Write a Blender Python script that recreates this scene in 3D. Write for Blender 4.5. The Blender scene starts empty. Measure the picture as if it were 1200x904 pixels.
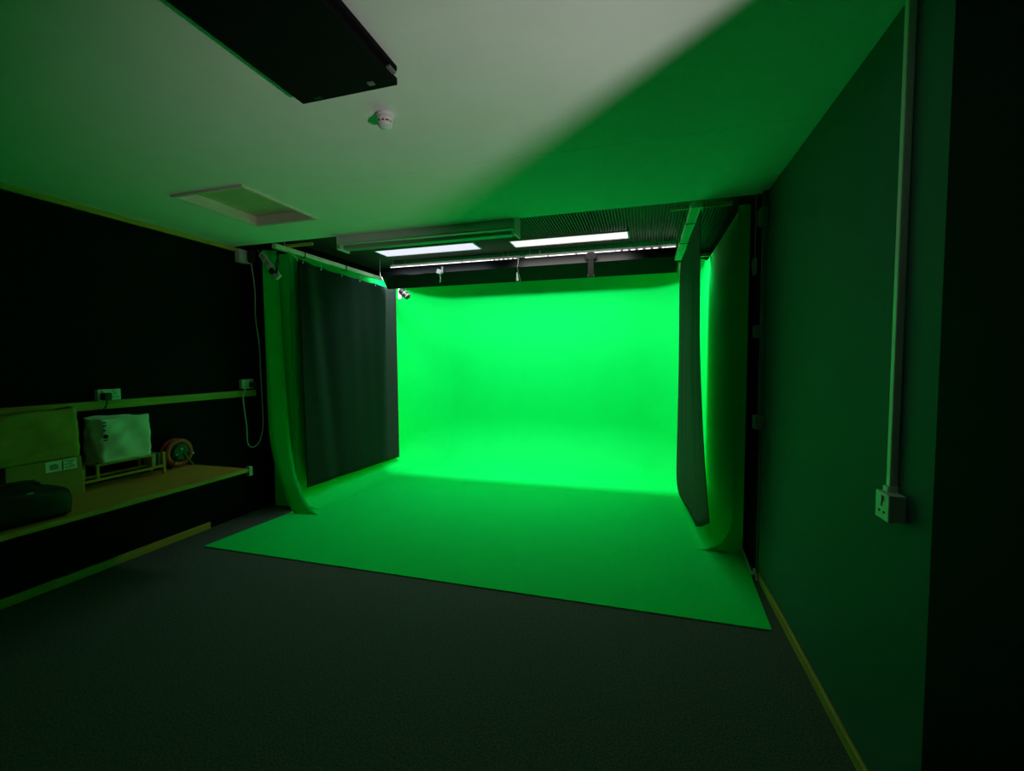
import bpy, bmesh, math, random
from mathutils import Vector, Matrix
random.seed(7)
PI = math.pi
SC = bpy.context.scene
COL = SC.collection

# ------------------------------------------------------------------ camera
FOCAL, YAW, PITCH, ROLL, CAM_H = 522.8, 0.28676, 0.05347, -0.00583, 1.380
cy, sy, cp, sp = math.cos(YAW), math.sin(YAW), math.cos(PITCH), math.sin(PITCH)
fwd = Vector((-sy*cp, cy*cp, -sp)); rgt = Vector((cy, sy, 0)); upv = rgt.cross(fwd)
cr, sr = math.cos(ROLL), math.sin(ROLL)
r2 = cr*rgt + sr*upv; u2 = -sr*rgt + cr*upv
cam_d = bpy.data.cameras.new('camera'); cam = bpy.data.objects.new('camera', cam_d); COL.objects.link(cam)
cam_d.sensor_fit = 'HORIZONTAL'; cam_d.sensor_width = 36.0; cam_d.lens = FOCAL/1200*36
cam_d.clip_start = 0.02
M = Matrix.Identity(4)
for i in range(3):
    M[i][0] = r2[i]; M[i][1] = u2[i]; M[i][2] = -fwd[i]
M[2][3] = CAM_H
cam.matrix_world = M
SC.camera = cam

# ------------------------------------------------------------------ world, exposure, lights
w = bpy.data.worlds.new('world'); SC.world = w; w.use_nodes = True
w.node_tree.nodes['Background'].inputs[0].default_value = (0, 0, 0, 1)
w.node_tree.nodes['Background'].inputs[1].default_value = 0.0
SC.view_settings.view_transform = 'Standard'; SC.view_settings.look = 'None'
SC.view_settings.gamma = 1.0; SC.view_settings.use_curve_mapping = False
SC.view_settings.exposure = 0.12

LED_BAR_W = 29.0        # each of the two bars behind the pelmet
LED_TILT = 8.0         # turned towards the back wall
PANEL_W = 6.2
PANEL_SPREAD = 118
PANEL_EMIT = 1.05        # the two ceiling panels
DOOR_LAMP_W = 80.0      # lamp in the adjoining room, to the right behind the camera

def area_light(name, loc, sx, sy_, watts, rot=(0, 0, 0), col=(1, 1, 1)):
    d = bpy.data.lights.new(name, 'AREA'); d.shape = 'RECTANGLE'; d.size = sx; d.size_y = sy_
    d.energy = watts; d.color = col
    o = bpy.data.objects.new(name, d); o.location = loc; o.rotation_euler = rot; COL.objects.link(o); return o

area_light('led_bar_light', (-2.19, 4.885, 2.50), 1.70, 0.022, LED_BAR_W, rot=(math.radians(LED_TILT), 0, 0), col=(0.97, 0.98, 1))
area_light('led_bar_light', (-0.50, 4.885, 2.50), 1.62, 0.022, LED_BAR_W, rot=(math.radians(LED_TILT), 0, 0), col=(0.97, 0.98, 1))
for _x, _y, _sx, _sy, _c in ((-2.29, 4.51, 1.15, 0.25, (0.86, 0.92, 1)), (-0.7425, 4.57, 1.165, 0.23, (1, 0.94, 0.91))):
    _l = area_light('ceiling_panel_light', (_x, _y, 2.609), _sx, _sy, PANEL_W, col=_c); _l.data.spread = math.radians(PANEL_SPREAD)   # micro-prismatic diffuser
ld = bpy.data.lights.new('adjoining_room_lamp', 'SPOT'); ld.energy = DOOR_LAMP_W; ld.color = (1, 0.93, 0.9)
ld.spot_size = math.radians(50); ld.spot_blend = 1.0; ld.shadow_soft_size = 0.06
lo = bpy.data.objects.new('adjoining_room_lamp', ld); COL.objects.link(lo); lo.location = (1.25, 0.60, 0.80)
lo.rotation_euler = (Vector((-0.7, 1.75, 2.4)) - lo.location).to_track_quat('-Z', 'Y').to_euler()

# ------------------------------------------------------------------ materials
def mat(name, col, rough=0.6, metal=0.0, noise=0.0, nscale=20.0, bump=0.0, bscale=200.0, spec=0.5, stretch=None, sheen=0.0):
    m = bpy.data.materials.new(name); m.use_nodes = True
    nt = m.node_tree; b = nt.nodes['Principled BSDF']
    b.inputs['Base Color'].default_value = (*col, 1); b.inputs['Roughness'].default_value = rough
    b.inputs['Metallic'].default_value = metal; b.inputs['Specular IOR Level'].default_value = spec
    if sheen: b.inputs['Sheen Weight'].default_value = sheen
    tc = nt.nodes.new('ShaderNodeTexCoord'); src = tc.outputs['Object']
    if stretch:
        mp = nt.nodes.new('ShaderNodeMapping'); mp.inputs['Scale'].default_value = stretch
        nt.links.new(src, mp.inputs['Vector']); src = mp.outputs['Vector']
    if noise:
        n = nt.nodes.new('ShaderNodeTexNoise'); n.inputs['Scale'].default_value = nscale; n.inputs['Detail'].default_value = 4
        nt.links.new(src, n.inputs['Vector'])
        r = nt.nodes.new('ShaderNodeValToRGB')
        r.color_ramp.elements[0].position = 0.3; r.color_ramp.elements[1].position = 0.7
        r.color_ramp.elements[0].color = (*[c*(1-noise) for c in col], 1)
        r.color_ramp.elements[1].color = (*[min(1, c*(1+noise)) for c in col], 1)
        nt.links.new(n.outputs['Fac'], r.inputs['Fac']); nt.links.new(r.outputs['Color'], b.inputs['Base Color'])
    if bump:
        n2 = nt.nodes.new('ShaderNodeTexNoise'); n2.inputs['Scale'].default_value = bscale; n2.inputs['Detail'].default_value = 3
        nt.links.new(src, n2.inputs['Vector'])
        bp = nt.nodes.new('ShaderNodeBump'); bp.inputs['Strength'].default_value = bump; bp.inputs['Distance'].default_value = 0.004
        nt.links.new(n2.outputs['Fac'], bp.inputs['Height']); nt.links.new(bp.outputs['Normal'], b.inputs['Normal'])
    return m

def emit(name, col, s):
    m = bpy.data.materials.new(name); m.use_nodes = True; nt = m.node_tree
    nt.nodes.remove(nt.nodes['Principled BSDF'])
    e = nt.nodes.new('ShaderNodeEmission'); e.inputs[0].default_value = (*col, 1); e.inputs[1].default_value = s
    nt.links.new(e.outputs[0], nt.nodes['Material Output'].inputs[0]); return m

GREEN = mat('chroma_green_vinyl', (0.001, 0.84, 0.125), 0.7, noise=0.02, nscale=3, spec=0.05)
GREEN_EDGE = mat('green_board_edge', (0.001, 0.40, 0.06), 0.7, spec=0.05)
PLASTER = mat('white_ceiling_paint', (0.86, 0.86, 0.85), 0.8, noise=0.02, nscale=6, bump=0.05, bscale=60, spec=0.2)
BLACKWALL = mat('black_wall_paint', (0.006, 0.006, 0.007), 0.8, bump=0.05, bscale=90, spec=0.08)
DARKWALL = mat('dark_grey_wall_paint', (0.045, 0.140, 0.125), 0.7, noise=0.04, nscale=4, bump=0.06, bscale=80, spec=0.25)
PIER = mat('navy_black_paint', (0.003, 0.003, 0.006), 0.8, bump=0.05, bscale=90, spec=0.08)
CARPET = mat('charcoal_carpet', (0.095, 0.115, 0.10), 0.95, noise=0.45, nscale=130, bump=0.7, bscale=260, spec=0.05)
DUSTY = mat('dusty_grey_plastic', (0.16, 0.17, 0.16), 0.6, noise=0.05)
CORR = mat('dark_corrugated_sheet', (0.05, 0.06, 0.05), 0.5, noise=0.1, nscale=5, spec=0.35)
PINE = mat('varnished_pine', (0.55, 0.36, 0.06), 0.45, noise=0.2, nscale=8, stretch=(8, 0.6, 8), bump=0.05, bscale=40)
PLY = mat('plywood_shelf', (0.55, 0.30, 0.05), 0.5, noise=0.15, nscale=6, stretch=(8, 0.8, 8), bump=0.04, bscale=40)
CURTAIN = mat('black_drape', (0.005, 0.016, 0.012), 0.8, noise=0.15, nscale=30, bump=0.15, bscale=400, spec=0.12, sheen=0.05)
FOAM = mat('black_foam_board', (0.012, 0.014, 0.014), 0.55, spec=0.3, noise=0.1, nscale=12)
ALU = mat('aluminium_rail', (0.72, 0.72, 0.55), 0.4, 0.35, noise=0.05, nscale=10)
STEEL = mat('zinc_steel', (0.5, 0.5, 0.5), 0.4, 0.8, noise=0.08, nscale=20)
MIRROR = mat('polished_reflector', (0.85, 0.85, 0.85), 0.15, 1.0, noise=0.02, nscale=10)
WHITE = mat('white_plastic', (0.78, 0.78, 0.76), 0.35, noise=0.02, nscale=10)
GREYP = mat('grey_plastic', (0.45, 0.46, 0.44), 0.4, noise=0.03, nscale=10)
BLACK = mat('black_plastic', (0.012, 0.012, 0.012), 0.4, noise=0.1, nscale=10)
HOLE = mat('socket_hole_black', (0.004, 0.004, 0.004), 0.8, noise=0.05)
KRAFT = mat('brown_kraft_paper', (0.46, 0.32, 0.08), 0.75, noise=0.12, nscale=14, bump=0.2, bscale=30, spec=0.2)
CARD = mat('brown_cardboard', (0.42, 0.29, 0.09), 0.8, noise=0.06, nscale=20, spec=0.2)
WPAPER = mat('white_bag_paper', (0.84, 0.87, 0.86), 0.6, noise=0.05, nscale=8, bump=0.2, bscale=22, spec=0.3)
INK = mat('dark_print', (0.02, 0.025, 0.02), 0.7, noise=0.05)
NYLON = mat('black_nylon', (0.010, 0.011, 0.012), 0.6, noise=0.2, nscale=60, bump=0.2, bscale=300, spec=0.3)
ORANGE = mat('orange_plastic', (0.55, 0.05, 0.02), 0.4, noise=0.05, nscale=10)
LED = emit('led_diodes', (1.0, 0.95, 0.93), 2.5)
PANEL_COOL = emit('cool_white_diffuser', (0.74, 0.78, 0.98), PANEL_EMIT)
PANEL_WARM = emit('warm_white_diffuser', (1.0, 0.89, 0.90), PANEL_EMIT)
REFL = mat('white_enamel', (0.70, 0.70, 0.68), 0.3, noise=0.02, nscale=10)
HATCHP = mat('painted_hatch_board', (0.52, 0.50, 0.30), 0.7, noise=0.05, nscale=8)
HATCHF = mat('cream_hatch_frame', (0.70, 0.66, 0.55), 0.6, noise=0.04, nscale=10)
BLADE = mat('black_panel_film', (0.005, 0.005, 0.006), 0.8, noise=0.05, nscale=3, spec=0.1)

# ------------------------------------------------------------------ helpers
def obj(name, bm, m, parent=None, smooth=False, bevel=0.0):
    me = bpy.data.meshes.new(name)
    if smooth:
        for f in bm.faces: f.smooth = True
    bm.normal_update(); bm.to_mesh(me); bm.free()
    me.materials.append(m)
    o = bpy.data.objects.new(name, me); COL.objects.link(o)
    if parent: o.parent = parent
    if bevel:
        b = o.modifiers.new('bevel', 'BEVEL'); b.width = bevel; b.segments = 2; b.limit_method = 'ANGLE'
    return o

def thing(name, label, cat, loc=(0, 0, 0), group=None):
    o = bpy.data.objects.new(name, None); COL.objects.link(o); o.empty_display_size = 0.1
    o.location = loc
    return tag(o, label, cat, group)

def tag(o, label, cat, group=None):
    o['label'] = label; o['category'] = cat
    if group: o['group'] = group
    return o

def struct(o, label=None):
    o['kind'] = 'structure'
    if label: o['label'] = label
    return o

def NB(): return bmesh.new()

def box(bm, x0, x1, y0, y1, z0, z1, mtx=None):
    vs = [Vector((x, y, z)) for x in (x0, x1) for y in (y0, y1) for z in (z0, z1)]
    if mtx: vs = [mtx @ v for v in vs]
    v = [bm.verts.new(c) for c in vs]
    for f in ((0, 1, 3, 2), (4, 6, 7, 5), (0, 4, 5, 1), (2, 3, 7, 6), (0, 2, 6, 4), (1, 5, 7, 3)):
        bm.faces.new([v[i] for i in f])
    return bm

def bx(x0, x1, y0, y1, z0, z1, mtx=None): return box(NB(), x0, x1, y0, y1, z0, z1, mtx)

def tube(bm, pts, r, seg=10, caps=True):
    pts = [Vector(p) for p in pts]; rings = []
    n = None
    for i, p in enumerate(pts):
        d = (pts[min(i+1, len(pts)-1)] - pts[max(i-1, 0)]).normalized()
        if n is None:
            n = d.orthogonal().normalized()
        else:
            n = (n - d*n.dot(d)).normalized()
        b = d.cross(n)
        rr = r[i] if isinstance(r, (list, tuple)) else r
        rings.append([bm.verts.new(p + (n*math.cos(a) + b*math.sin(a))*rr) for a in [2*PI*k/seg for k in range(seg)]])
    for A, B in zip(rings, rings[1:]):
        for k in range(seg):
            bm.faces.new((A[k], A[(k+1) % seg], B[(k+1) % seg], B[k]))
    if caps:
        bm.faces.new(rings[0][::-1]); bm.faces.new(rings[-1])
    return bm

def smooth_path(pts, n=8):
    pts = [Vector(p) for p in pts]; out = []
    P = [pts[0]] + pts + [pts[-1]]
    for i in range(1, len(P)-2):
        for k in range(n):
            t = k/n
            a, b, c, d = P[i-1], P[i], P[i+1], P[i+2]
            out.append(0.5*((2*b) + (c-a)*t + (2*a-5*b+4*c-d)*t*t + (3*b-a-3*c+d)*t**3))
    out.append(pts[-1]); return out

def lathe(bm, prof, seg=32, mtx=None):
    rings = []
    for r, z in prof:
        ring = []
        for k in range(seg):
            v = Vector((r*math.cos(2*PI*k/seg), r*math.sin(2*PI*k/seg), z))
            ring.append(bm.verts.new(mtx @ v if mtx else v))
        rings.append(ring)
    for A, B in zip(rings, rings[1:]):
        for k in range(seg):
            bm.faces.new((A[k], A[(k+1) % seg], B[(k+1) % seg], B[k]))
    bm.faces.new(rings[0][::-1]); bm.faces.new(rings[-1])
    return bm

def prism(bm, poly, axis, a0, a1):
    def P(p, a):
        if axis == 'x': return (a, p[0], p[1])
        if axis == 'y': return (p[0], a, p[1])
        return (p[0], p[1], a)
    A = [bm.verts.new(P(p, a0)) for p in poly]; B = [bm.verts.new(P(p, a1)) for p in poly]
    n = len(poly)
    for k in range(n): bm.faces.new((A[k], A[(k+1) % n], B[(k+1) % n], B[k]))
    bm.faces.new(A[::-1]); bm.faces.new(B)
    bmesh.ops.recalc_face_normals(bm, faces=bm.faces[:])
    return bm

def gridmesh(bm, nu, nv, fn):
    V = [[bm.verts.new(fn(i/nu, j/nv)) for j in range(nv+1)] for i in range(nu+1)]
    for i in range(nu):
        for j in range(nv):
            bm.faces.new((V[i][j], V[i+1][j], V[i+1][j+1], V[i][j+1]))
    return bm

def solid(o, t, off=0.0):
    s = o.modifiers.new('solidify', 'SOLIDIFY'); s.thickness = t; s.offset = off; return o

# ------------------------------------------------------------------ structure
XL, XR, CH, BAY = -3.475, 0.712, 2.40, 2.62
YE = 3.12                                   # where the white ceiling stops
FX1, FY0, YB = 2.60, -1.60, 6.10
struct(obj('floor', bx(XL-0.1, FX1, FY0, YB, -0.10, 0), CARPET), 'charcoal carpet floor of the studio room')

# white ceiling with an opening for the hatch and a fine open joint between the boards
HX0, HX1, HY0, HY1 = -2.745, -2.225, 2.08, 2.68
cb = NB()
JY = 2.215
for (x0, x1, y0, y1) in ((XL-0.1, FX1, FY0, HY0), (XL-0.1, HX0, HY0, HY1), (HX1, FX1, HY0, JY-0.0012), (HX1, FX1, JY+0.0012, HY1), (XL-0.1, FX1, HY1, YE)):
    box(cb, x0, x1, y0, y1, CH, CH+0.22)
struct(obj('ceiling', cb, PLASTER), 'white plaster ceiling with a fine board joint')
struct(obj('trim_4', bx(HX1, FX1, JY-0.0012, JY+0.0012, CH+0.003, CH+0.1), HATCHF))

# corrugated dark ceiling of the bay behind
cg = NB()
pitch, x = 0.026, XL-0.1
prof = []
while x < XR+0.1:
    prof += [(x, BAY), (x+pitch*0.35, BAY), (x+pitch*0.42, BAY+0.026), (x+pitch*0.92, BAY+0.026)]
    x += pitch
A = [cg.verts.new((a, YE-0.01, b)) for a, b in prof]; B = [cg.verts.new((a, YB, b)) for a, b in prof]
for k in range(len(prof)-1): cg.faces.new((A[k], B[k], B[k+1], A[k+1]))
oc = obj('ceiling_bay', cg, CORR); solid(oc, 0.02, -1.0)
struct(oc, 'dark corrugated ceiling over the green screen bay')

struct(obj('wall_left', bx(XL-0.1, XL, FY0, YB, 0, BAY+0.05), BLACKWALL), 'black painted wall on the left')
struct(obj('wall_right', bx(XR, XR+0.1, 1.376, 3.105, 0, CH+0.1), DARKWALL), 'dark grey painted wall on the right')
struct(obj('wall_right_bay', bx(XR+0.002, XR+0.1, 3.105, YB, 0, BAY+0.05), BLACKWALL), 'black wall behind the right end of the screen')  # continues the right wall in a much darker colour
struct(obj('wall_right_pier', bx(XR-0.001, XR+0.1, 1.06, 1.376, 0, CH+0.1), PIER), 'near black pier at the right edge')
struct(obj('wall_back', bx(XL-0.1, XR+0.1, YB, YB+0.1, 0, BAY+0.05), BLACKWALL), 'dark wall behind the green screen')
struct(obj('wall_front', bx(XL-0.1, FX1, FY0-0.1, FY0, 0, CH+0.1), BLACKWALL), 'black wall behind the camera')
struct(obj('wall_adjoining', bx(FX1, FX1+0.1, FY0, 1.2, 0, CH+0.1), BLACKWALL), 'dark wall of the adjoining room')
struct(obj('wall_adjoining_end', bx(XR+0.1, FX1+0.1, 1.20, 1.30, 0, CH+0.1), BLACKWALL), 'dark end wall of the adjoining room')

struct(obj('baseboard_left', bx(XL, XL+0.018, FY0, 2.80, 0, 0.055), PINE, bevel=0.003), 'thin pine baseboard on the left wall')
struct(obj('baseboard_right', bx(XR-0.014, XR, 1.376, 3.06, 0, 0.05), PINE, bevel=0.003), 'thin pine baseboard on the right wall')
struct(obj('trim_1', bx(XL, XL+0.022, FY0, 3.30, 1.078, 1.135), PINE, bevel=0.003), 'pine rail along the black left wall')
struct(obj('trim_2', bx(XL, XL+0.02, FY0, 3.20, CH-0.035, CH), PINE, bevel=0.003), 'pine strip where the left wall meets the ceiling')
struct(obj('trim_3', bx(XR-0.012, XR+0.002, 3.098, 3.112, 0.0, CH), DARKWALL, bevel=0.003), 'corner bead at the end of the right wall')

# ------------------------------------------------------------------ green screen
gs = thing('green_screen', 'large green infinity-curve backdrop with floor sheet filling the back of the room', 'green screen', (-1.3, 4.2, 0))
def part(name, bm, m, parent=gs, smooth=False, bevel=0.0, label=None):
    loc = parent.matrix_world.translation if False else Vector(parent.location)
    # meshes are written in world coordinates; shift them to the parent's origin
    p = parent
    off = Vector((0, 0, 0))
    while p is not None:
        off += Vector(p.location); p = p.parent
    for v in bm.verts: v.co -= off
    o = obj(name, bm, m, parent, smooth, bevel)
    if label: o['label'] = label
    return o

GX0, GX1, GYB, GTOP = -3.16, 0.615, 5.90, 2.40
RC = 0.62
path = []   # x, y, inward normal, cove radius
def lerp(a, b, t): return a+(b-a)*t
for k in range(25): path.append((GX0, lerp(3.44, GYB-RC, k/24), 1, 0, 0.27))
for k in range(1, 16):
    a = (k/16)*PI/2
    path.append((GX0+RC-RC*math.cos(a), GYB-RC+RC*math.sin(a), math.cos(a), -math.sin(a), lerp(0.27, 0.6, k/16)))
for k in range(25): path.append((lerp(GX0+RC, GX1-RC, k/24), GYB, 0, -1, 0.6))
for k in range(1, 16):
    a = (k/16)*PI/2
    path.append((GX1-RC+RC*math.sin(a), GYB-RC+RC*math.cos(a), -math.sin(a), -math.cos(a), lerp(0.6, 0.24, k/16)))
for k in range(25): path.append((GX1, lerp(GYB-RC, 3.44, k/24), -1, 0, 0.24))
sb = NB(); rows = []
NW, NC = 12, 14
for (x, y, nx, ny, r) in path:
    row = []; top = GTOP + 0.16*max(0.0, min(1.0, (y-5.0)/0.6))
    for k in range(NW): row.append((0, lerp(top, r+0.0078, k/NW)))
    for k in range(NC+1):
        a = (k/NC)*PI/2
        row.append((r-r*math.cos(a), r-r*math.sin(a)+0.0078))
    rows.append([sb.verts.new((x+nx*d, y+ny*d, z)) for d, z in row])
for A, B in zip(rows, rows[1:]):
    for k in range(len(A)-1): sb.faces.new((A[k], B[k], B[k+1], A[k+1]))
part('sweep_wall', sb, GREEN, smooth=True)
fs = NB(); prism(fs, [(-3.163, 2.497), (0.640, 2.484), (0.690, 3.44), (0.60, 3.5), (0.60, 5.86), (-3.14, 5.86), (-3.14, 3.5), (-3.10, 3.28)], 'z', 0.0, 0.007)
part('floor_sheet', fs, GREEN, label='flat green floor sheet with a straight front edge')

# front end panels with the cove outline
def cove_pts(xw, r, sgn, n=12, z0=0.008):
    return [(xw + sgn*(r - r*math.cos(a)), r - r*math.sin(a)+z0) for a in [k/n*PI/2 for k in range(n+1)]]
edge_l = smooth_path([(-3.315, 3.283, 2.40), (-3.312, 3.283, 1.5), (-3.308, 3.283, .80), (-3.270, 3.283, .52), (-3.206, 3.283, .325), (-3.135, 3.283, .13), (-3.055, 3.283, .0085)], 6)
edge_r = smooth_path([(-3.262, 3.41, 2.42), (-3.225, 3.40, 1.5), (-3.175, 3.39, .785), (-3.135, 3.375, .52), (-3.08, 3.36, .315), (-2.96, 3.33, .115), (-2.81, 3.297, .0085)], 6)
es = gridmesh(NB(), len(edge_l)-1, 4, lambda u, v: edge_l[round(u*(len(edge_l)-1))].lerp(edge_r[round(u*(len(edge_l)-1))], v))
solid(part('end_strip', es, GREEN, smooth=True, label='lighter curved strip at the left front edge'), 0.004)
part('end_panel', prism(NB(), [(GX0-0.002, GTOP-0.01)] + cove_pts(GX0-0.002, 0.272, 1) + [(-3.25, 0.008), (-3.40, 0.008), (-3.40, GTOP-0.01)], 'y', 3.425, 3.438), GREEN)
innr = [(GX1, GTOP+0.04)] + cove_pts(GX1, 0.235, -1)
part('end_panel', prism(NB(), innr + [(0.685, 0.008), (0.690, GTOP+0.04)], 'y', 3.425, 3.44), GREEN, label='dark green flared panel at the right front edge')

# ------------------------------------------------------------------ rails, battens
def rail(x, y0, y1, z0, label, wd):
    t = thing('curtain_rail', label, 'rail', (x, y0, z0), 'curtain rails')
    part('bar', bx(x-wd/2, x+wd/2, y0, y1, z0, z0+0.04), ALU, t, bevel=0.003)
    for yy in (y0+0.12, y1-0.1):
        part('hanger_rod', tube(NB(), [(x, yy, z0+0.04), (x, yy, BAY)], 0.005), STEEL, t)
    for yy in (lerp(y0, y1, .2), lerp(y0, y1, .55)):
        part('clip', tube(NB(), [(x-wd/2-.004, yy, z0+.045), (x-wd/2-.004, yy, z0-.012), (x+wd/2+.004, yy, z0-.012), (x+wd/2+.004, yy, z0+.045)], 0.004, 6), BLACK, t)
    return t
rail(-3.050, 3.15, 4.86, 2.365, 'pale metal curtain rail running back above the left black curtain', 0.045)
rail(0.322, 3.15, 4.735, 2.365, 'pale metal curtain rail running back above the right black curtain', 0.075)
for x0, x1, lab in ((-3.12, -2.78, 'short wooden cross batten over the front end of the left rail'), (0.165, 0.555, 'short wooden cross batten over the front end of the right rail')):
    tag(obj('cross_batten', bx(x0, x1, 3.29, 3.315, 2.407, 2.43), PINE, bevel=0.002), lab, 'batten', 'cross battens')
tag(obj('wood_offcut', bx(0.385, 0.66, 4.78, 4.82, 2.40, 2.432), PINE, bevel=0.002), 'pale wooden bar between the right rail and the green side wall', 'batten')

# ------------------------------------------------------------------ curtains
def sag(y):
    pins = [3.42, 3.75, 4.05, 4.36, 4.66, 4.95, 5.13]
    for a, b in zip(pins, pins[1:]):
        if y <= b:
            t = (y-a)/(b-a); break
    base = 2.338 - 0.023*min(1, (y-3.42)/0.5) + 0.012*max(0, (y-4.6)/0.5)
    return base - 0.010*math.sin(PI*max(0, min(1, t)))
lc = thing('black_curtain', 'wide black curtain hanging inside the left side of the green screen', 'curtain', (-3.05, 3.42, 0.16), 'black side curtains')
def lcf(u, v):
    y = 3.415 + u*1.715 + 0.045*(1-v)*(1-u)
    zt, zb = sag(3.42+u*1.71)-0.004, lerp(0.195, 0.145, u)
    z = lerp(zb, zt, v)
    f = 0.004*math.sin(u*17+1.2*math.sin(v*3)) + 0.002*math.sin(u*41+v*2)
    f += 0.030*math.exp(-((u-0.06-0.10*(1-v))/0.05)**2)*(0.4+0.6*v) - 0.02*math.exp(-((u-0.16-0.12*(1-v))/0.05)**2)
    return (-3.055+f*(0.5+0.5*math.sin(PI*min(1, 1.2-v))), y, z)
solid(part('drape', gridmesh(NB(), 90, 40, lcf), CURTAIN, lc, smooth=True), 0.003)
for y in (3.47, 3.75, 4.05, 4.36, 4.66):
    u = (y-3.42)/1.71; p = Vector(lcf(u, 1.0)) + Vector((0.006, 0, -0.02))
    part('eyelet', lathe(NB(), [(0.008, -0.002), (0.009, 0.0), (0.006, 0.003)], 12, Matrix.Translation(p) @ Matrix.Rotation(PI/2, 4, 'Y')), WHITE, lc)
    part('hook', tube(NB(), [p, p+Vector((0.002, 0, 0.03)), (-3.05, y, 2.364)], 0.002, 6), STEEL, lc)
rc_ = thing('black_curtain', 'narrow black curtain seen edge-on inside the right side of the screen', 'curtain', (0.35, 3.1, 0.2), 'black side curtains')
def rcf(u, v):      # u = near -> far
    y = lerp(3.12, 4.85, u)
    zb = 0.105 + 0.21*max(0, 1-u/0.30)**1.15 + 0.13*max(0, (u-0.75)/0.25)**2; z = lerp(zb, 2.352, v)
    x = 0.342 + 0.082*(1-u)**1.3*max(0, 1-v*1.6)**1.5
    x += (0.006*math.sin(u*13+0.8*math.sin(v*4)) + 0.002*math.sin(u*41))*math.sin(PI*min(1, 1.08-v))
    x += 0.02*(1-v)*math.sin(u*6)*u
    return (x, y, z)
solid(part('drape', gridmesh(NB(), 80, 40, rcf), CURTAIN, rc_, smooth=True), 0.003)

# ------------------------------------------------------------------ pelmet boards, LED bars
def pelmet(x0, x1, label):
    t = thing('pelmet_board', label, 'board', ((x0+x1)/2, 4.78, 2.28), 'pelmet boards')
    poly = [(4.800, 2.515), (4.750, 2.41), (4.872, 2.275), (4.879, 2.282), (4.762, 2.411), (4.809, 2.510)]
    part('board', prism(NB(), poly, 'x', x0, x1), FOAM, t)
    for xx in (x0+0.12, x1-0.12):
        part('hanger_wire', tube(NB(), [(xx, 4.805, 2.51), (xx, 4.805, BAY)], 0.003, 6), STEEL, t)
    return t
pelmet(-3.02, -1.335, 'left half of the black folded board hanging across the screen top')
pelmet(-1.325, 0.318, 'right half of the black folded board hanging across the screen top')
def ledbar(x0, x1, label, dots):
    t = thing('led_light_bar', label, 'light', ((x0+x1)/2, 4.93, 2.53), 'light bars behind the black boards')
    part('housing', bx(x0, x1, 4.8995, 4.96, 2.532, 2.575), GREYP, t, bevel=0.003)
    part('back_baffle', bx(x0, x1, 5.000, 5.008, 2.475, 2.60), FOAM, t)
    for (a, b) in dots:
        part('diode_strip', bx(a, b, 4.884, 4.8995, 2.532, 2.5415), LED, t)
    for xx in (x0+0.2, x1-0.2):
        part('bracket', bx(xx-.012, xx+.012, 4.915, 4.945, 2.575, BAY), STEEL, t)
        part('baffle_arm', bx(xx-.008, xx+.008, 4.945, 5.004, 2.580, 2.590), STEEL, t)
ledbar(-3.00, -1.34, 'left white light bar glowing above the black board', [(-2.98, -2.60)] + [(-2.585, -2.05), (-2.03, -1.93), (-1.915, -1.70)] + [(-1.685+.055*k, -1.655+.055*k) for k in range(6)])
ledbar(-1.32, 0.31, 'right white light bar glowing above the black board, dotted at its end', [(-1.28, -1.03), (-1.01, -0.72), (-0.70, -0.30)] + [(-0.29+.075*k, -0.245+.075*k) for k in range(6)] + [(0.17, 0.30)])

# small fittings on the pelmet
t = thing('plug_adapter', 'pale plug adapter hanging on the left black board', 'adapter', (-2.25, 4.75, 2.40))
part('body', bx(-2.285, -2.225, 4.705, 4.748, 2.385, 2.435, Matrix.Translation((-2.25, 4.72, 2.4)) @ Matrix.Rotation(0.35, 4, 'Y') @ Matrix.Translation((2.25, -4.72, -2.4))), GREYP, t, bevel=0.006)
part('prong', bx(-2.222, -2.205, 4.715, 4.735, 2.395, 2.47), GREYP, t, bevel=0.003)
part('tail', tube(NB(), smooth_path([(-2.25, 4.725, 2.385), (-2.245, 4.74, 2.34), (-2.265, 4.765, 2.30)]), 0.007, 8), GREYP, t)
tag(obj('black_cable', tube(NB(), smooth_path([(-2.98, 4.742, 2.45), (-2.80, 4.742, 2.425), (-2.55, 4.738, 2.40), (-2.35, 4.735, 2.425), (-2.21, 4.735, 2.46)]), 0.004, 6), BLACK), 'thin black cable sagging along the left black board', 'cable')
t = thing('clamp_bracket', 'black strap bracket with rounded top over the right black board', 'bracket', (-0.535, 4.74, 2.27))
part('strap', bx(-0.565, -0.505, 4.728, 4.746, 2.265, 2.46), BLACK, t, bevel=0.004)
part('head', lathe(NB(), [(0.060, -0.012), (0.066, 0), (0.060, 0.012)], 20, Matrix.Translation((-0.535, 4.738, 2.47)) @ Matrix.Rotation(PI/2, 4, 'X') @ Matrix.Scale(0.65, 4, (0, 1, 0))), BLACK, t)
part('foot', bx(-0.575, -0.495, 4.728, 4.745, 2.252, 2.275), BLACK, t, bevel=0.004)
t = thing('joint_clip', 'white clip and tape strip at the joint between the two black boards', 'clip', (-1.33, 4.745, 2.27))
part('top_bar', bx(-1.375, -1.285, 4.775, 4.80, 2.518, 2.532), WHITE, t, bevel=0.003)
part('stem', bx(-1.334, -1.326, 4.772, 4.79, 2.45, 2.518), WHITE, t, bevel=0.003)
part('tape', prism(NB(), [(-1.337, 2.345), (-1.329, 2.355), (-1.315, 2.262), (-1.340, 2.262)], 'y', 4.735, 4.742), WHITE, t)

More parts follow.
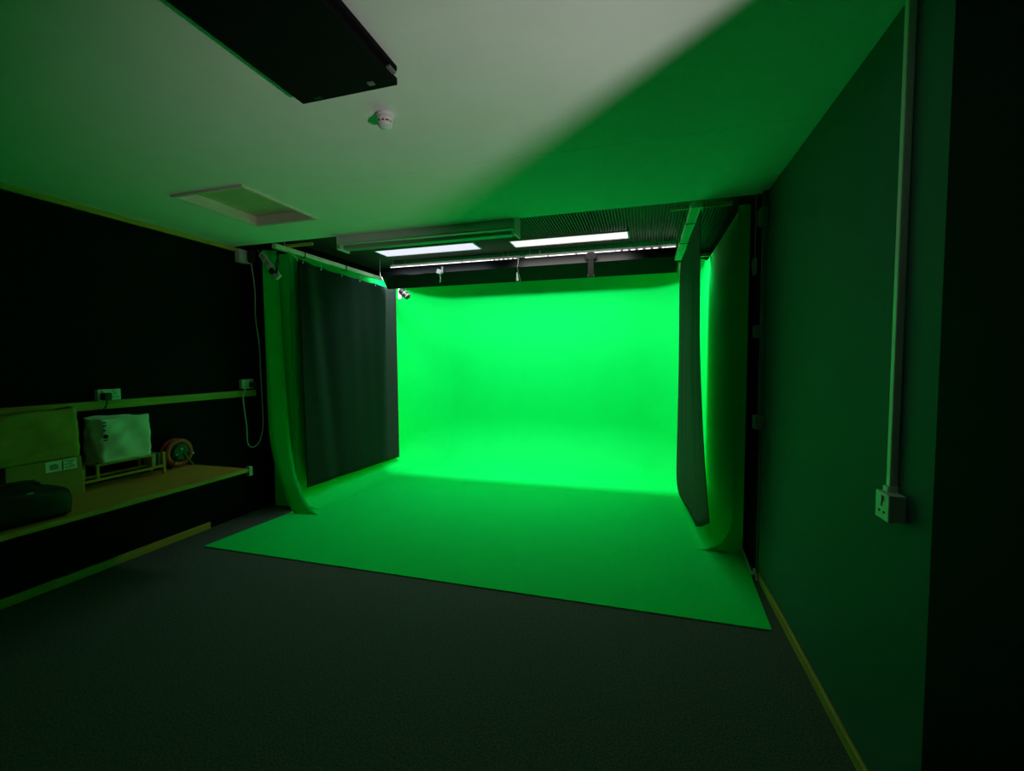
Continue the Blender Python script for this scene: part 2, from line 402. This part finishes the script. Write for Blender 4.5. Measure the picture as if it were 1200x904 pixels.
# ------------------------------------------------------------------ ceiling panels and fittings
def led_panel(x0, x1, y0, y1, m, label):
    t = thing('ceiling_light_panel', label, 'light', ((x0+x1)/2, (y0+y1)/2, BAY), 'lit ceiling panels')
    e = 0.012; z0 = BAY-0.012
    fb = NB()
    for a in ((x0-e, x1+e, y0-e, y0), (x0-e, x1+e, y1, y1+e), (x0-e, x0, y0, y1), (x1, x1+e, y0, y1)): box(fb, *a, z0, BAY+0.002)
    part('frame', fb, REFL, t)
    part('diffuser', bx(x0, x1, y0, y1, z0+0.0035, z0+0.011), m, t)
led_panel(-2.865, -1.715, 4.385, 4.635, PANEL_COOL, 'left lit ceiling panel, cool bluish white')
led_panel(-1.325, -0.160, 4.455, 4.685, PANEL_WARM, 'right lit ceiling panel, warm pinkish white')

t = thing('strip_light', 'long switched-off batten light fixed along the edge of the white ceiling', 'light', (-1.65, 3.2, 2.32))
part('body', prism(NB(), [(3.122, 2.44), (3.122, 2.345), (3.135, 2.335), (3.26, 2.335), (3.27, 2.345), (3.27, 2.44)], 'x', -2.385, -0.905), REFL, t)
part('reflector_lip', bx(-2.36, -0.93, 3.124, 3.144, 2.322, 2.336), MIRROR, t, bevel=0.002)
part('tube_cover', prism(NB(), [(3.15, 2.336), (3.165, 2.305), (3.21, 2.298), (3.245, 2.312), (3.255, 2.336)], 'x', -2.36, -0.93), GREYP, t)
for x in (-2.395, -0.905): part('end_cap', bx(x, x+0.012, 3.120, 3.275, 2.295, 2.442), WHITE, t, bevel=0.003)
part('clip', bx(-2.375, -2.355, 3.10, 3.124, 2.30, 2.33), STEEL, t, bevel=0.002)

t = thing('smoke_detector', 'white domed smoke detector on the white ceiling', 'smoke detector', (-1.032, 1.672, CH))
T = Matrix.Translation((-1.032, 1.672, CH)) @ Matrix.Diagonal((0.74, 0.74, -0.80, 1))
part('base', lathe(NB(), [(0.048, 0), (0.050, 0.008), (0.047, 0.016)], 36, T), WHITE, t, smooth=False, bevel=0.002)
part('body', lathe(NB(), [(0.044, 0.014), (0.0445, 0.026), (0.043, 0.034), (0.038, 0.036)], 36, T), WHITE, t, smooth=True)
part('dark_chamber', lathe(NB(), [(0.036, 0.03), (0.036, 0.05)], 24, T), HOLE, t)
for k in range(10):
    part('vane', bx(0.034, 0.041, -0.004, 0.004, 0.033, 0.047, T @ Matrix.Rotation(2*PI*k/10+.2, 4, 'Z')), WHITE, t)
part('cap', lathe(NB(), [(0.041, 0.045), (0.042, 0.050), (0.037, 0.060), (0.022, 0.067), (0.006, 0.069)], 36, T), WHITE, t, smooth=True)
part('indicator', lathe(NB(), [(0.003, 0), (0.0022, 0.003), (0.001, 0.004)], 10, Matrix.Translation((-1.010, 1.648, CH-0.022)) @ Matrix.Rotation(PI/2, 4, 'X')), WHITE, t)

# hatch
t = thing('ceiling_hatch', 'square loft hatch recessed in the white ceiling near the left wall', 'hatch', ((HX0+HX1)/2, (HY0+HY1)/2, CH))
fb = NB(); e = 0.016
for a in ((HX0-e, HX1+e, HY0-e, HY0), (HX0-e, HX1+e, HY1, HY1+e), (HX0-e, HX0, HY0, HY1), (HX1, HX1+e, HY0, HY1)): box(fb, *a, CH-0.012, CH)
part('frame', fb, HATCHF, t, bevel=0.002)
fb = NB()
for a in ((HX0, HX1, HY0, HY0+.008), (HX0, HX1, HY1-.008, HY1), (HX0, HX0+.008, HY0+.008, HY1-.008), (HX1-.008, HX1, HY0+.008, HY1-.008)): box(fb, *a, CH-0.010, CH+0.07)
part('reveal', fb, HATCHF, t)
part('panel', bx(HX0+.008, HX1-.008, HY0+.008, HY1-.008, CH+0.055, CH+0.07), HATCHP, t)

# black panel on the ceiling
t = thing('ceiling_panel_black', 'long black slab hanging just under the ceiling at the top left', 'panel', (-1.06, 0.8, CH))
part('slab', bx(-1.230, -0.832, 0.15, 1.433, CH-0.055, CH-0.031), BLADE, t, bevel=0.003)
part('upper_plate', bx(-1.19, -0.816, 0.15, 1.405, CH-0.028, CH-0.010), BLADE, t, bevel=0.003)
for x, y in ((-1.1, 0.4), (-1.1, 1.2)):
    part('spacer', bx(x-.1, x+.1, y-.04, y+.04, CH-0.040, CH), BLACK, t)
part('latch', bx(-0.925, -0.902, 1.385, 1.405, CH-0.0575, CH-0.055), DUSTY, t)
part('latch', bx(-1.165, -1.13, 1.405, 1.42, CH-0.057, CH-0.055), BLACK, t)
part('corner_bracket', bx(-0.845, -0.818, 1.36, 1.40, CH-0.039, CH-0.030), DUSTY, t, bevel=0.002)

# ------------------------------------------------------------------ camera on bracket, power strip, boxes, cables
t = thing('webcam', 'small black camera on a white bracket at the top of the green screen', 'camera', (-2.95, 5.14, 2.30))
part('bracket', bx(-3.035, -2.985, 5.135, 5.165, 2.19, 2.335), WHITE, t, bevel=0.004)
ax = Vector((0.75, -0.1, -0.65)).normalized(); q = ax.to_track_quat('Z', 'Y').to_matrix().to_4x4()
part('arm', tube(NB(), [(-2.99, 5.14, 2.30), (-2.93, 5.13, 2.255)], [0.04, 0.03], 14), BLACK, t)
part('body', lathe(NB(), [(0.030, 0), (0.042, 0.01), (0.042, 0.06), (0.036, 0.07)], 20, Matrix.Translation((-2.945, 5.13, 2.265)) @ q), BLACK, t, smooth=False)
part('ring', lathe(NB(), [(0.043, 0), (0.046, 0.004), (0.046, 0.010), (0.043, 0.014)], 20, Matrix.Translation((-2.935, 5.13, 2.256)) @ q), DUSTY, t)
part('lens_ring', lathe(NB(), [(0.040, 0), (0.044, 0.004), (0.044, 0.014), (0.034, 0.018)], 20, Matrix.Translation((-2.895, 5.125, 2.222)) @ q), DUSTY, t)
part('lens', lathe(NB(), [(0.034, 0), (0.026, 0.010), (0.006, 0.014)], 20, Matrix.Translation((-2.885, 5.123, 2.212)) @ q), HOLE, t, smooth=True)
part('wire', tube(NB(), smooth_path([(-2.90, 5.13, 2.30), (-2.87, 5.13, 2.36), (-2.87, 5.12, 2.48), (-2.87, 5.05, BAY)]), 0.003, 6), BLACK, t)

def rot_about(c, ang, axis='Y'): return Matrix.Translation(c) @ Matrix.Rotation(ang, 4, axis) @ Matrix.Translation(-Vector(c))
c = Vector((-3.215, 3.262, 2.255)); R = rot_about(c, math.radians(50))
t = thing('power_strip', 'white power strip hanging aslant on the left end of the green screen', 'power strip', c)
part('body', bx(c.x-0.135, c.x+0.055, c.y-0.018, c.y+0.018, c.z-0.025, c.z+0.025, R), WHITE, t, bevel=0.004)
for k in range(2):
    part('socket_face', bx(c.x-0.115+.07*k, c.x-0.065+.07*k, c.y-0.0195, c.y-0.0175, c.z-0.02, c.z+0.02, R), GREYP, t)
    for dx, dz in ((-.012, -.008), (-.012, .008), (.010, 0)):
        part('pin_hole', bx(c.x-0.092+.07*k+dx, c.x-0.086+.07*k+dx, c.y-0.0202, c.y-0.019, c.z+dz-.002, c.z+dz+.002, R), HOLE, t)
part('plug', bx(c.x+0.058, c.x+0.10, c.y-0.04, c.y+0.016, c.z-0.024, c.z+0.022, R), BLACK, t, bevel=0.006)
part('end_block', bx(c.x+0.055, c.x+0.155, c.y-0.017, c.y+0.017, c.z-0.027, c.z+0.027, R), WHITE, t, bevel=0.004)
part('cord', tube(NB(), smooth_path([c+Vector((-.08, 0, .10)), c+Vector((-.12, 0, .135)), (-3.345, 3.262, 2.398)]), 0.004, 6), GREYP, t)
tag(obj('black_cable', tube(NB(), smooth_path([(-3.135, 3.235, 2.175), (-3.105, 3.232, 2.20), (-3.085, 3.23, 2.26), (-3.095, 3.232, 2.335), (-3.10, 3.24, 2.39), (-3.094, 3.245, 2.33), (-3.115, 3.232, 2.25), (-3.10, 3.225, 2.17), (-3.085, 3.222, 2.23), (-3.082, 3.225, 2.30)]), 0.006, 8), BLACK), 'tangled black cable hanging beside the aslant white power strip', 'cable')
tag(obj('tie_cord', tube(NB(), smooth_path([(-3.055, 3.30, 2.40), (-3.02, 3.30, 2.365), (-2.985, 3.32, 2.32), (-2.965, 3.33, 2.29)]), 0.004, 6), WHITE), 'white cord end tied to the front of the left rail', 'cord')

t = thing('junction_box', 'white square junction box high on the black wall in the left corner', 'junction box', (XL, 3.20, 2.29))
part('body', bx(XL, XL+0.05, 3.145, 3.255, 2.275, 2.39), WHITE, t, bevel=0.004)
part('lid', bx(XL+0.05, XL+0.056, 3.15, 3.25, 2.28, 2.385), WHITE, t, bevel=0.002)
for y, z in ((3.157, 2.287), (3.243, 2.378)): part('screw', lathe(NB(), [(0.004, 0), (0.003, 0.002)], 8, Matrix.Translation((XL+0.056, y, z)) @ Matrix.Rotation(PI/2, 4, 'Y')), STEEL, t)
tag(obj('power_adapter', bx(-3.405, -3.335, 3.20, 3.24, 2.275, 2.398), BLACK, bevel=0.018), 'black power adapter beside the white junction box', 'adapter')

def uk_socket(name, x, nrm, y0, y1, z0, z1, depth, n, label, grp, plugs=(), holes_on=()):
    """wall box with a face plate; nrm = +1 faces +x, -1 faces -x"""
    t = thing(name, label, 'socket', (x, (y0+y1)/2, z0), grp)
    X = lambda a: x + nrm*a
    def b(a0, a1, *r): return bx(min(X(a0), X(a1)), max(X(a0), X(a1)), *r)
    part('back_box', b(0, depth-.008, y0+.002, y1-.002, z0+.002, z1-.002), WHITE, t)
    part('face_plate', b(depth-.008, depth, y0, y1, z0, z1), WHITE, t, bevel=0.003)
    wv = (y1-y0)/n
    for k in range(n):
        yc = y0 + wv*(k+.5); zc = (z0+z1)/2
        part('rocker_switch', b(depth-.001, depth+.005, yc-.008, yc+.008, z1-.028, z1-.008), WHITE, t, bevel=0.002)
        for dy, dz, wy, wz in ((0, 0.006, .003, .006), (-.013, -.016, .005, .003), (.013, -.016, .005, .003)):
            part('pin_hole', b(depth-.001, depth+.0008, yc+dy-wy, yc+dy+wy, zc+dz-wz, zc+dz+wz), HOLE, t)
        if k in plugs:
            part('plug', b(depth, depth+.045, yc-.024, yc+.024, zc-.034, zc+.014), BLACK, t, bevel=0.008)
    return t
uk_socket('wall_socket', XL+.001, 1, 2.035, 2.172, 1.137, 1.212, 0.035, 2, 'white double wall socket with a black plug above the pine rail over the white bag', 'white wall sockets', plugs=(0,))
uk_socket('wall_socket', XL+.001, 1, 3.135, 3.262, 1.150, 1.236, 0.035, 2, 'white double wall socket at the far end of the pine rail by the corner', 'white wall sockets', plugs=(1,))
uk_socket('wall_socket', XR-.001, -1, 1.492, 1.568, 0.915, 0.995, 0.042, 1, 'white wall socket at the foot of the conduit on the right wall', 'white wall sockets')
tag(obj('black_cable', tube(NB(), smooth_path([(XL+.065, 2.068, 1.150), (XL+.06, 2.068, 1.11), (XL+.02, 2.066, 1.06), (XL+.009, 2.066, 1.00), (XL+.009, 2.07, .80), (XL+.009, 2.10, .62)]), 0.004, 6), BLACK), 'thin black cable dropping from the plug behind the white bag', 'cable')
tag(obj('white_cable', tube(NB(), smooth_path([(XL+.055, 3.262, 2.285), (XL+.058, 3.29, 2.05), (XL+.06, 3.285, 1.8), (XL+.06, 3.315, 1.55), (XL+.055, 3.325, 1.3), (XL+.05, 3.335, 1.05), (XL+.05, 3.335, .80), (XL+.05, 3.29, .655), (XL+.05, 3.215, .612), (XL+.05, 3.16, .66), (XL+.05, 3.155, .80), (XL+.05, 3.14, .95), (XL+.05, 3.13, 1.08), (XL+.045, 3.165, 1.16)]), 0.0055, 8), WHITE), 'white cable looping down the black wall from the junction box to the corner socket', 'cable')

# right wall conduit
t = thing('conduit', 'pale vertical conduit running down the right wall to the white socket', 'conduit', (XR, 1.545, 0.995))
part('trunking', bx(XR-0.022, XR-0.0005, 1.538, 1.560, 0.992, CH-.001), WHITE, t, bevel=0.003)
part('gland', bx(XR-0.028, XR-0.0005, 1.534, 1.564, 0.992, 1.010), WHITE, t, bevel=0.003)
t = thing('conduit', 'thin pale conduit at the far end of the right wall beside the green screen', 'conduit', (XR-.02, 3.07, 1.0))
part('trunking', bx(XR-0.030, XR-0.0005, 3.055, 3.082, 1.03, CH-.001), DARKWALL, t, bevel=0.003)
part('box', bx(XR-0.055, XR-0.0005, 3.02, 3.10, 0.955, 1.04), DUSTY, t, bevel=0.005)
part('saddle', bx(XR-0.050, XR-0.0005, 3.02, 3.11, 2.19, 2.30), DUSTY, t, bevel=0.012)
part('saddle', bx(XR-0.050, XR-0.0005, 3.10, 3.18, 1.52, 1.60), DUSTY, t, bevel=0.012)
t = thing('hanging_hook', 'small pale hook hanging on a cord behind the right end of the green screen', 'hook', (XR-.02, 3.29, 2.0))
part('body', prism(NB(), [(3.262, 2.045), (3.318, 2.045), (3.325, 2.01), (3.312, 1.985), (3.300, 1.935), (3.27, 1.945), (3.258, 2.0)], 'x', XR-0.032, XR-0.012), GREYP, t)
part('cord', tube(NB(), smooth_path([(XR-.02, 3.29, 2.045), (XR-.02, 3.285, 2.2), (XR-.018, 3.29, BAY)]), 0.004, 6), GREYP, t)
tag(obj('floor_cable', tube(NB(), smooth_path([(0.66, 3.41, 0.09), (0.675, 3.33, 0.055), (0.682, 3.22, 0.02), (0.683, 3.10, 0.012), (0.684, 3.07, 0.06), (0.69, 3.02, 0.012)]), 0.008, 8), GREYP), 'short grey cable lying by the right wall at the corner of the screen', 'cable')

# ------------------------------------------------------------------ shelf
SZ = 0.59
t = thing('wall_shelf', 'wooden shelf along the black left wall', 'shelf', (XL, 1.6, SZ))
part('board', bx(XL+.001, -2.845, FY0+.3, 2.612, SZ-.022, SZ), PLY, t)
part('front_edge', bx(-2.845, -2.832, FY0+.3, 2.612, SZ-.026, SZ), PINE, t, bevel=0.002)
part('under_rail', bx(-2.90, -2.87, FY0+.3, 2.60, SZ-.060, SZ-.022), BLACKWALL, t)
for y in (2.4, 1.2, 0.2): part('bracket', prism(NB(), [(XL+.001, SZ-.022), (-2.95, SZ-.022), (-2.95, SZ-.04), (XL+.03, SZ-.25), (XL+.001, SZ-.25)], 'y', y, y+.03), BLACKWALL, t)
part('end_bracket', bx(-2.862, -2.828, 2.612, 2.645, SZ-.058, SZ+.012), GREYP, t, bevel=0.003)

# cardboard box with label
t = thing('cardboard_box', 'brown cardboard box with a white label under the paper bag', 'box', (-3.37, 1.68, SZ))
part('carton', bx(-3.455, -3.27, 1.495, 1.835, SZ, 0.826), CARD, t, bevel=0.004)
lb = part('label', bx(-3.27, -3.2685, 1.662, 1.808, 0.757, 0.819), WPAPER, t, label='white shipping label')
def sub(name, bm, m, par): return part(name, bm, m, par)
xp = -3.2685
sub('print', bx(xp, xp+.0006, 1.737, 1.743, 0.760, 0.816), INK, lb)
pb = NB(); 
prism(pb, [(1.680, .770), (1.720, .770), (1.720, .795), (1.706, .803), (1.680, .800)], 'x', xp, xp+.0006)
sub('print', pb, mat('grey_print', (0.28, 0.33, 0.30), .7, noise=.1), lb)
for k, (a, b) in enumerate(((1.75, 1.80), (1.765, 1.795), (1.75, 1.785), (1.77, 1.80), (1.75, 1.80))):
    sub('print', bx(xp, xp+.0006, a, b, 0.808-.010*k, 0.812-.010*k), INK, lb)

# paper bags
def paper_bag(name, x0, x1, y0, y1, z0, z1, m, label, seed, bulge, group, rim):
    rnd = random.Random(seed)
    t = thing(name, label, 'bag', ((x0+x1)/2, (y0+y1)/2, z0), group)
    ph = [rnd.uniform(0, 6.28) for _ in range(8)]
    NP, NV = 64, 22
    def per(u):   # rectangle perimeter
        P = [(x0, y0), (x1, y0), (x1, y1), (x0, y1)]
        L = [x1-x0, y1-y0, x1-x0, y1-y0]; tot = sum(L); s = (u % 1)*tot
        for i in range(4):
            if s <= L[i] or i == 3:
                a = P[i]; b = P[(i+1) % 4]; f = min(1, s/L[i]); return (lerp(a[0], b[0], f), lerp(a[1], b[1], f), i, f)
            s -= L[i]
    nr = [(0, -1), (1, 0), (0, 1), (-1, 0)]
    bm = NB(); rows = []
    for j in range(NV+1):
        v = j/NV; row = []
        for i in range(NP):
            x, y, sd, f = per(i/NP); n = nr[sd]
            zt = z1 + rim*math.sin(2*PI*i/NP*2+ph[0]) + rim*.5*math.sin(2*PI*i/NP*5+ph[1])
            d = bulge*math.sin(PI*f)*math.sin(PI*min(1, v*1.05)) + 0.006*math.sin(9*f+5*v+ph[2+sd]) + .004*math.sin(17*v-11*f+ph[3])
            d -= 0.016*math.exp(-((v-.55-.2*f)/.05)**2)*(sd == 1)*math.exp(-((f-.1)/.16)**2)
            if n[0] < 0: d = min(0, d)
            d *= min(1, v*6)
            row.append(bm.verts.new((x+n[0]*d, y+n[1]*d, lerp(z0, zt, v))))
        rows.append(row)
    for A, B in zip(rows, rows[1:]):
        for i in range(NP): bm.faces.new((A[i], A[(i+1) % NP], B[(i+1) % NP], B[i]))
    bm.faces.new(rows[0][::-1])
    o = part('paper', bm, m, t, smooth=True); solid(o, 0.002, -1)
    # folded-in flaps just below the rim
    cx, cy_ = (x0+x1)/2, (y0+y1)/2
    part('top_fold', gridmesh(NB(), 10, 10, lambda u, v: (lerp(x0+.012, x1-.012, u), lerp(y0+.012, y1-.012, v), z1-.030+.014*math.sin(5*u+4*v+ph[4])+.010*math.sin(9*v+ph[5]))), m, t, smooth=True)
    return t
pbg = paper_bag('paper_bag', -3.455, -3.265, 1.25, 1.822, 0.828, 1.112, KRAFT, 'large brown paper bag with open top on the cardboard box', 3, 0.018, 'paper bags', 0.010)
wbg = paper_bag('paper_bag', -3.455, -3.285, 1.955, 2.240, 0.748, 1.032, WPAPER, 'white paper bag standing on the small wooden rack', 11, 0.010, 'paper bags', 0.007)
xp = -3.279
mk = wbg
for a, b, z in ((1.958, 1.978, 1.003), (1.958, 1.978, .985), (1.958, 1.982, .953)):
    part('lettering', bx(xp, xp+.002, a, b, z, z+.008), INK, mk)
part('lettering', lathe(NB(), [(0.014, -.001), (0.014, .001), (0.010, .001), (0.010, -.001)], 18, Matrix.Translation((xp+.001, 1.971, .918)) @ Matrix.Rotation(PI/2, 4, 'Y')), INK, mk)
part('lettering', bx(xp, xp+.002, 1.958, 1.984, .892, .898), INK, mk)

# small wooden rack
t = thing('wooden_rack', 'small pale wooden rack under the white paper bag', 'rack', (-3.37, 2.1, SZ))
def stick(x0, y0, z0, x1, y1, z1, name='rail', wd=.008): part(name, tube(NB(), [(x0, y0, z0), (x1, y1, z1)], wd, 4), PINE, t)
for xx in (-3.315, -3.445):
    part('end_post', bx(xx-.008, xx+.008, 1.848, 1.866, SZ, .730), PINE, t, bevel=.002)
    part('end_post', bx(xx-.008, xx+.008, 2.336, 2.354, SZ, .745), PINE, t, bevel=.002)
    part('lower_rail', bx(xx-.007, xx+.007, 1.866, 2.336, .637, .653), PINE, t, bevel=.002)
    part('upper_rail', bx(xx-.007, xx+.007, 1.930, 2.275, .730, .746), PINE, t, bevel=.002)
    part('inner_post', bx(xx-.007, xx+.007, 1.930, 1.946, .653, .730), PINE, t, bevel=.002)
    part('inner_post', bx(xx-.007, xx+.007, 2.259, 2.275, .653, .730), PINE, t, bevel=.002)
for y in (1.857, 2.345): part('cross_bar', bx(-3.437, -3.323, y-.006, y+.006, .637, .653), PINE, t, bevel=.002)
for y in (1.938, 2.02, 2.10, 2.18, 2.267): part('cross_bar', bx(-3.438, -3.322, y-.006, y+.006, .732, .744), PINE, t, bevel=.002)
for k in range(3):
    y = 2.287+.016*k
    tag(obj('slim_case', bx(-3.43, -3.325, y, y+.012, .655, .742), GREYP if k != 1 else BLACK, bevel=.002), ('pale slim case standing at the right end of the wooden rack, first from the bag', 'dark slim case standing in the wooden rack between two pale ones', 'pale slim case standing at the right end of the wooden rack, farthest from the bag')[k], 'case', 'slim cases on the wooden rack')

# cable reel
c = Vector((-3.415, 2.515, SZ+.112))
t = thing('cable_reel', 'round orange cable reel with black hub on the shelf beside the rack', 'cable reel', (c.x, c.y, SZ))
def wheel(prof, m, name, dx=0, seg=36):
    return part(name, lathe(NB(), prof, seg, Matrix.Translation(c+Vector((dx, 0, 0))) @ Matrix.Rotation(PI/2, 4, 'Y')), m, t)
rb = NB()
R_, r_ = .088, .020
for sgn in (-.025, .025):
    rings = []
    for k in range(40):
        a = 2*PI*k/40
        rings.append([rb.verts.new(c+Vector((sgn+r_*.5*math.cos(b), (R_+r_*math.sin(b))*math.cos(a), (R_+r_*math.sin(b))*math.sin(a)))) for b in [2*PI*j/10 for j in range(10)]])
    for k in range(40):
        A, B = rings[k], rings[(k+1) % 40]
        for j in range(10): rb.faces.new((A[j], A[(j+1) % 10], B[(j+1) % 10], B[j]))
part('rim', rb, ORANGE, t, smooth=True)
wheel([(.085, -.018), (.085, .018)], BLACK, 'wound_cable')
wheel([(.068, .012), (.068, .034), (.05, .040)], BLACK, 'hub')
for a in (1.3, 3.6):
    part('hub_socket', lathe(NB(), [(.010, 0), (.010, .004)], 14, Matrix.Translation(c+Vector((.040, .030*math.cos(a), .030*math.sin(a)))) @ Matrix.Rotation(PI/2, 4, 'Y')), GREYP, t)
part('crank_knob', lathe(NB(), [(.008, 0), (.009, .02), (.004, .024)], 12, Matrix.Translation(c+Vector((.034, .085, -.02))) @ Matrix.Rotation(PI/2, 4, 'Y')), WHITE, t)
part('stand', tube(NB(), [c+Vector((.044, .02, -.01)), c+Vector((.05, .085, -.106)), c+Vector((-.05, .085, -.106))], .005, 8), DUSTY, t)
part('stand', tube(NB(), [c+Vector((.044, -.02, -.01)), c+Vector((.05, -.085, -.106)), c+Vector((-.05, -.085, -.106))], .005, 8), BLACK, t)

# black holdall
t = thing('holdall', 'black soft holdall on the front edge of the shelf before the box', 'bag', (-3.02, 1.35, SZ))
hb = NB(); rows = []
NS = 18
for i in range(NS+1):
    u = i/NS; y = lerp(1.00, 1.562, u)
    e = (1-abs(2*u-1)**9)**.3 if 0 < u < 1 else .55
    h = (.192 + .012*math.sin(u*5+.4) - .05*max(0, u-.7)*2)*lerp(.85, 1, e); wd = .135*lerp(.8, 1, e)
    row = []
    for k in range(28):
        a = 2*PI*k/28
        ca, sa = math.cos(a), math.sin(a)
        px = wd*math.copysign(abs(ca)**.45, ca); pz = h/2*math.copysign(abs(sa)**.5, sa)
        row.append(hb.verts.new((-3.00+px+.006*math.sin(9*u+k), y, SZ+.001+h/2+pz+.004*math.sin(14*u+k*.8)*(sa > .2))))
    rows.append(row)
for A, B in zip(rows, rows[1:]):
    for k in range(28): hb.faces.new((A[k], A[(k+1) % 28], B[(k+1) % 28], B[k]))
hb.faces.new(rows[0][::-1]); hb.faces.new(rows[-1])
part('body', hb, NYLON, t, smooth=True)
part('handle', tube(NB(), smooth_path([(-2.93, 1.18, .782), (-2.93, 1.22, .795), (-2.93, 1.32, .800), (-2.93, 1.42, .795), (-2.93, 1.46, .775)]), .010, 8), NYLON, t, smooth=True)
part('zip', tube(NB(), [(-3.00, 1.08, .795), (-3.0, 1.3, .797), (-3.0, 1.48, .785)], .004, 6), BLACK, t)
part('zip_pull', bx(-2.880, -2.872, 1.385, 1.41, .745, .752), STEEL, t, bevel=.001)
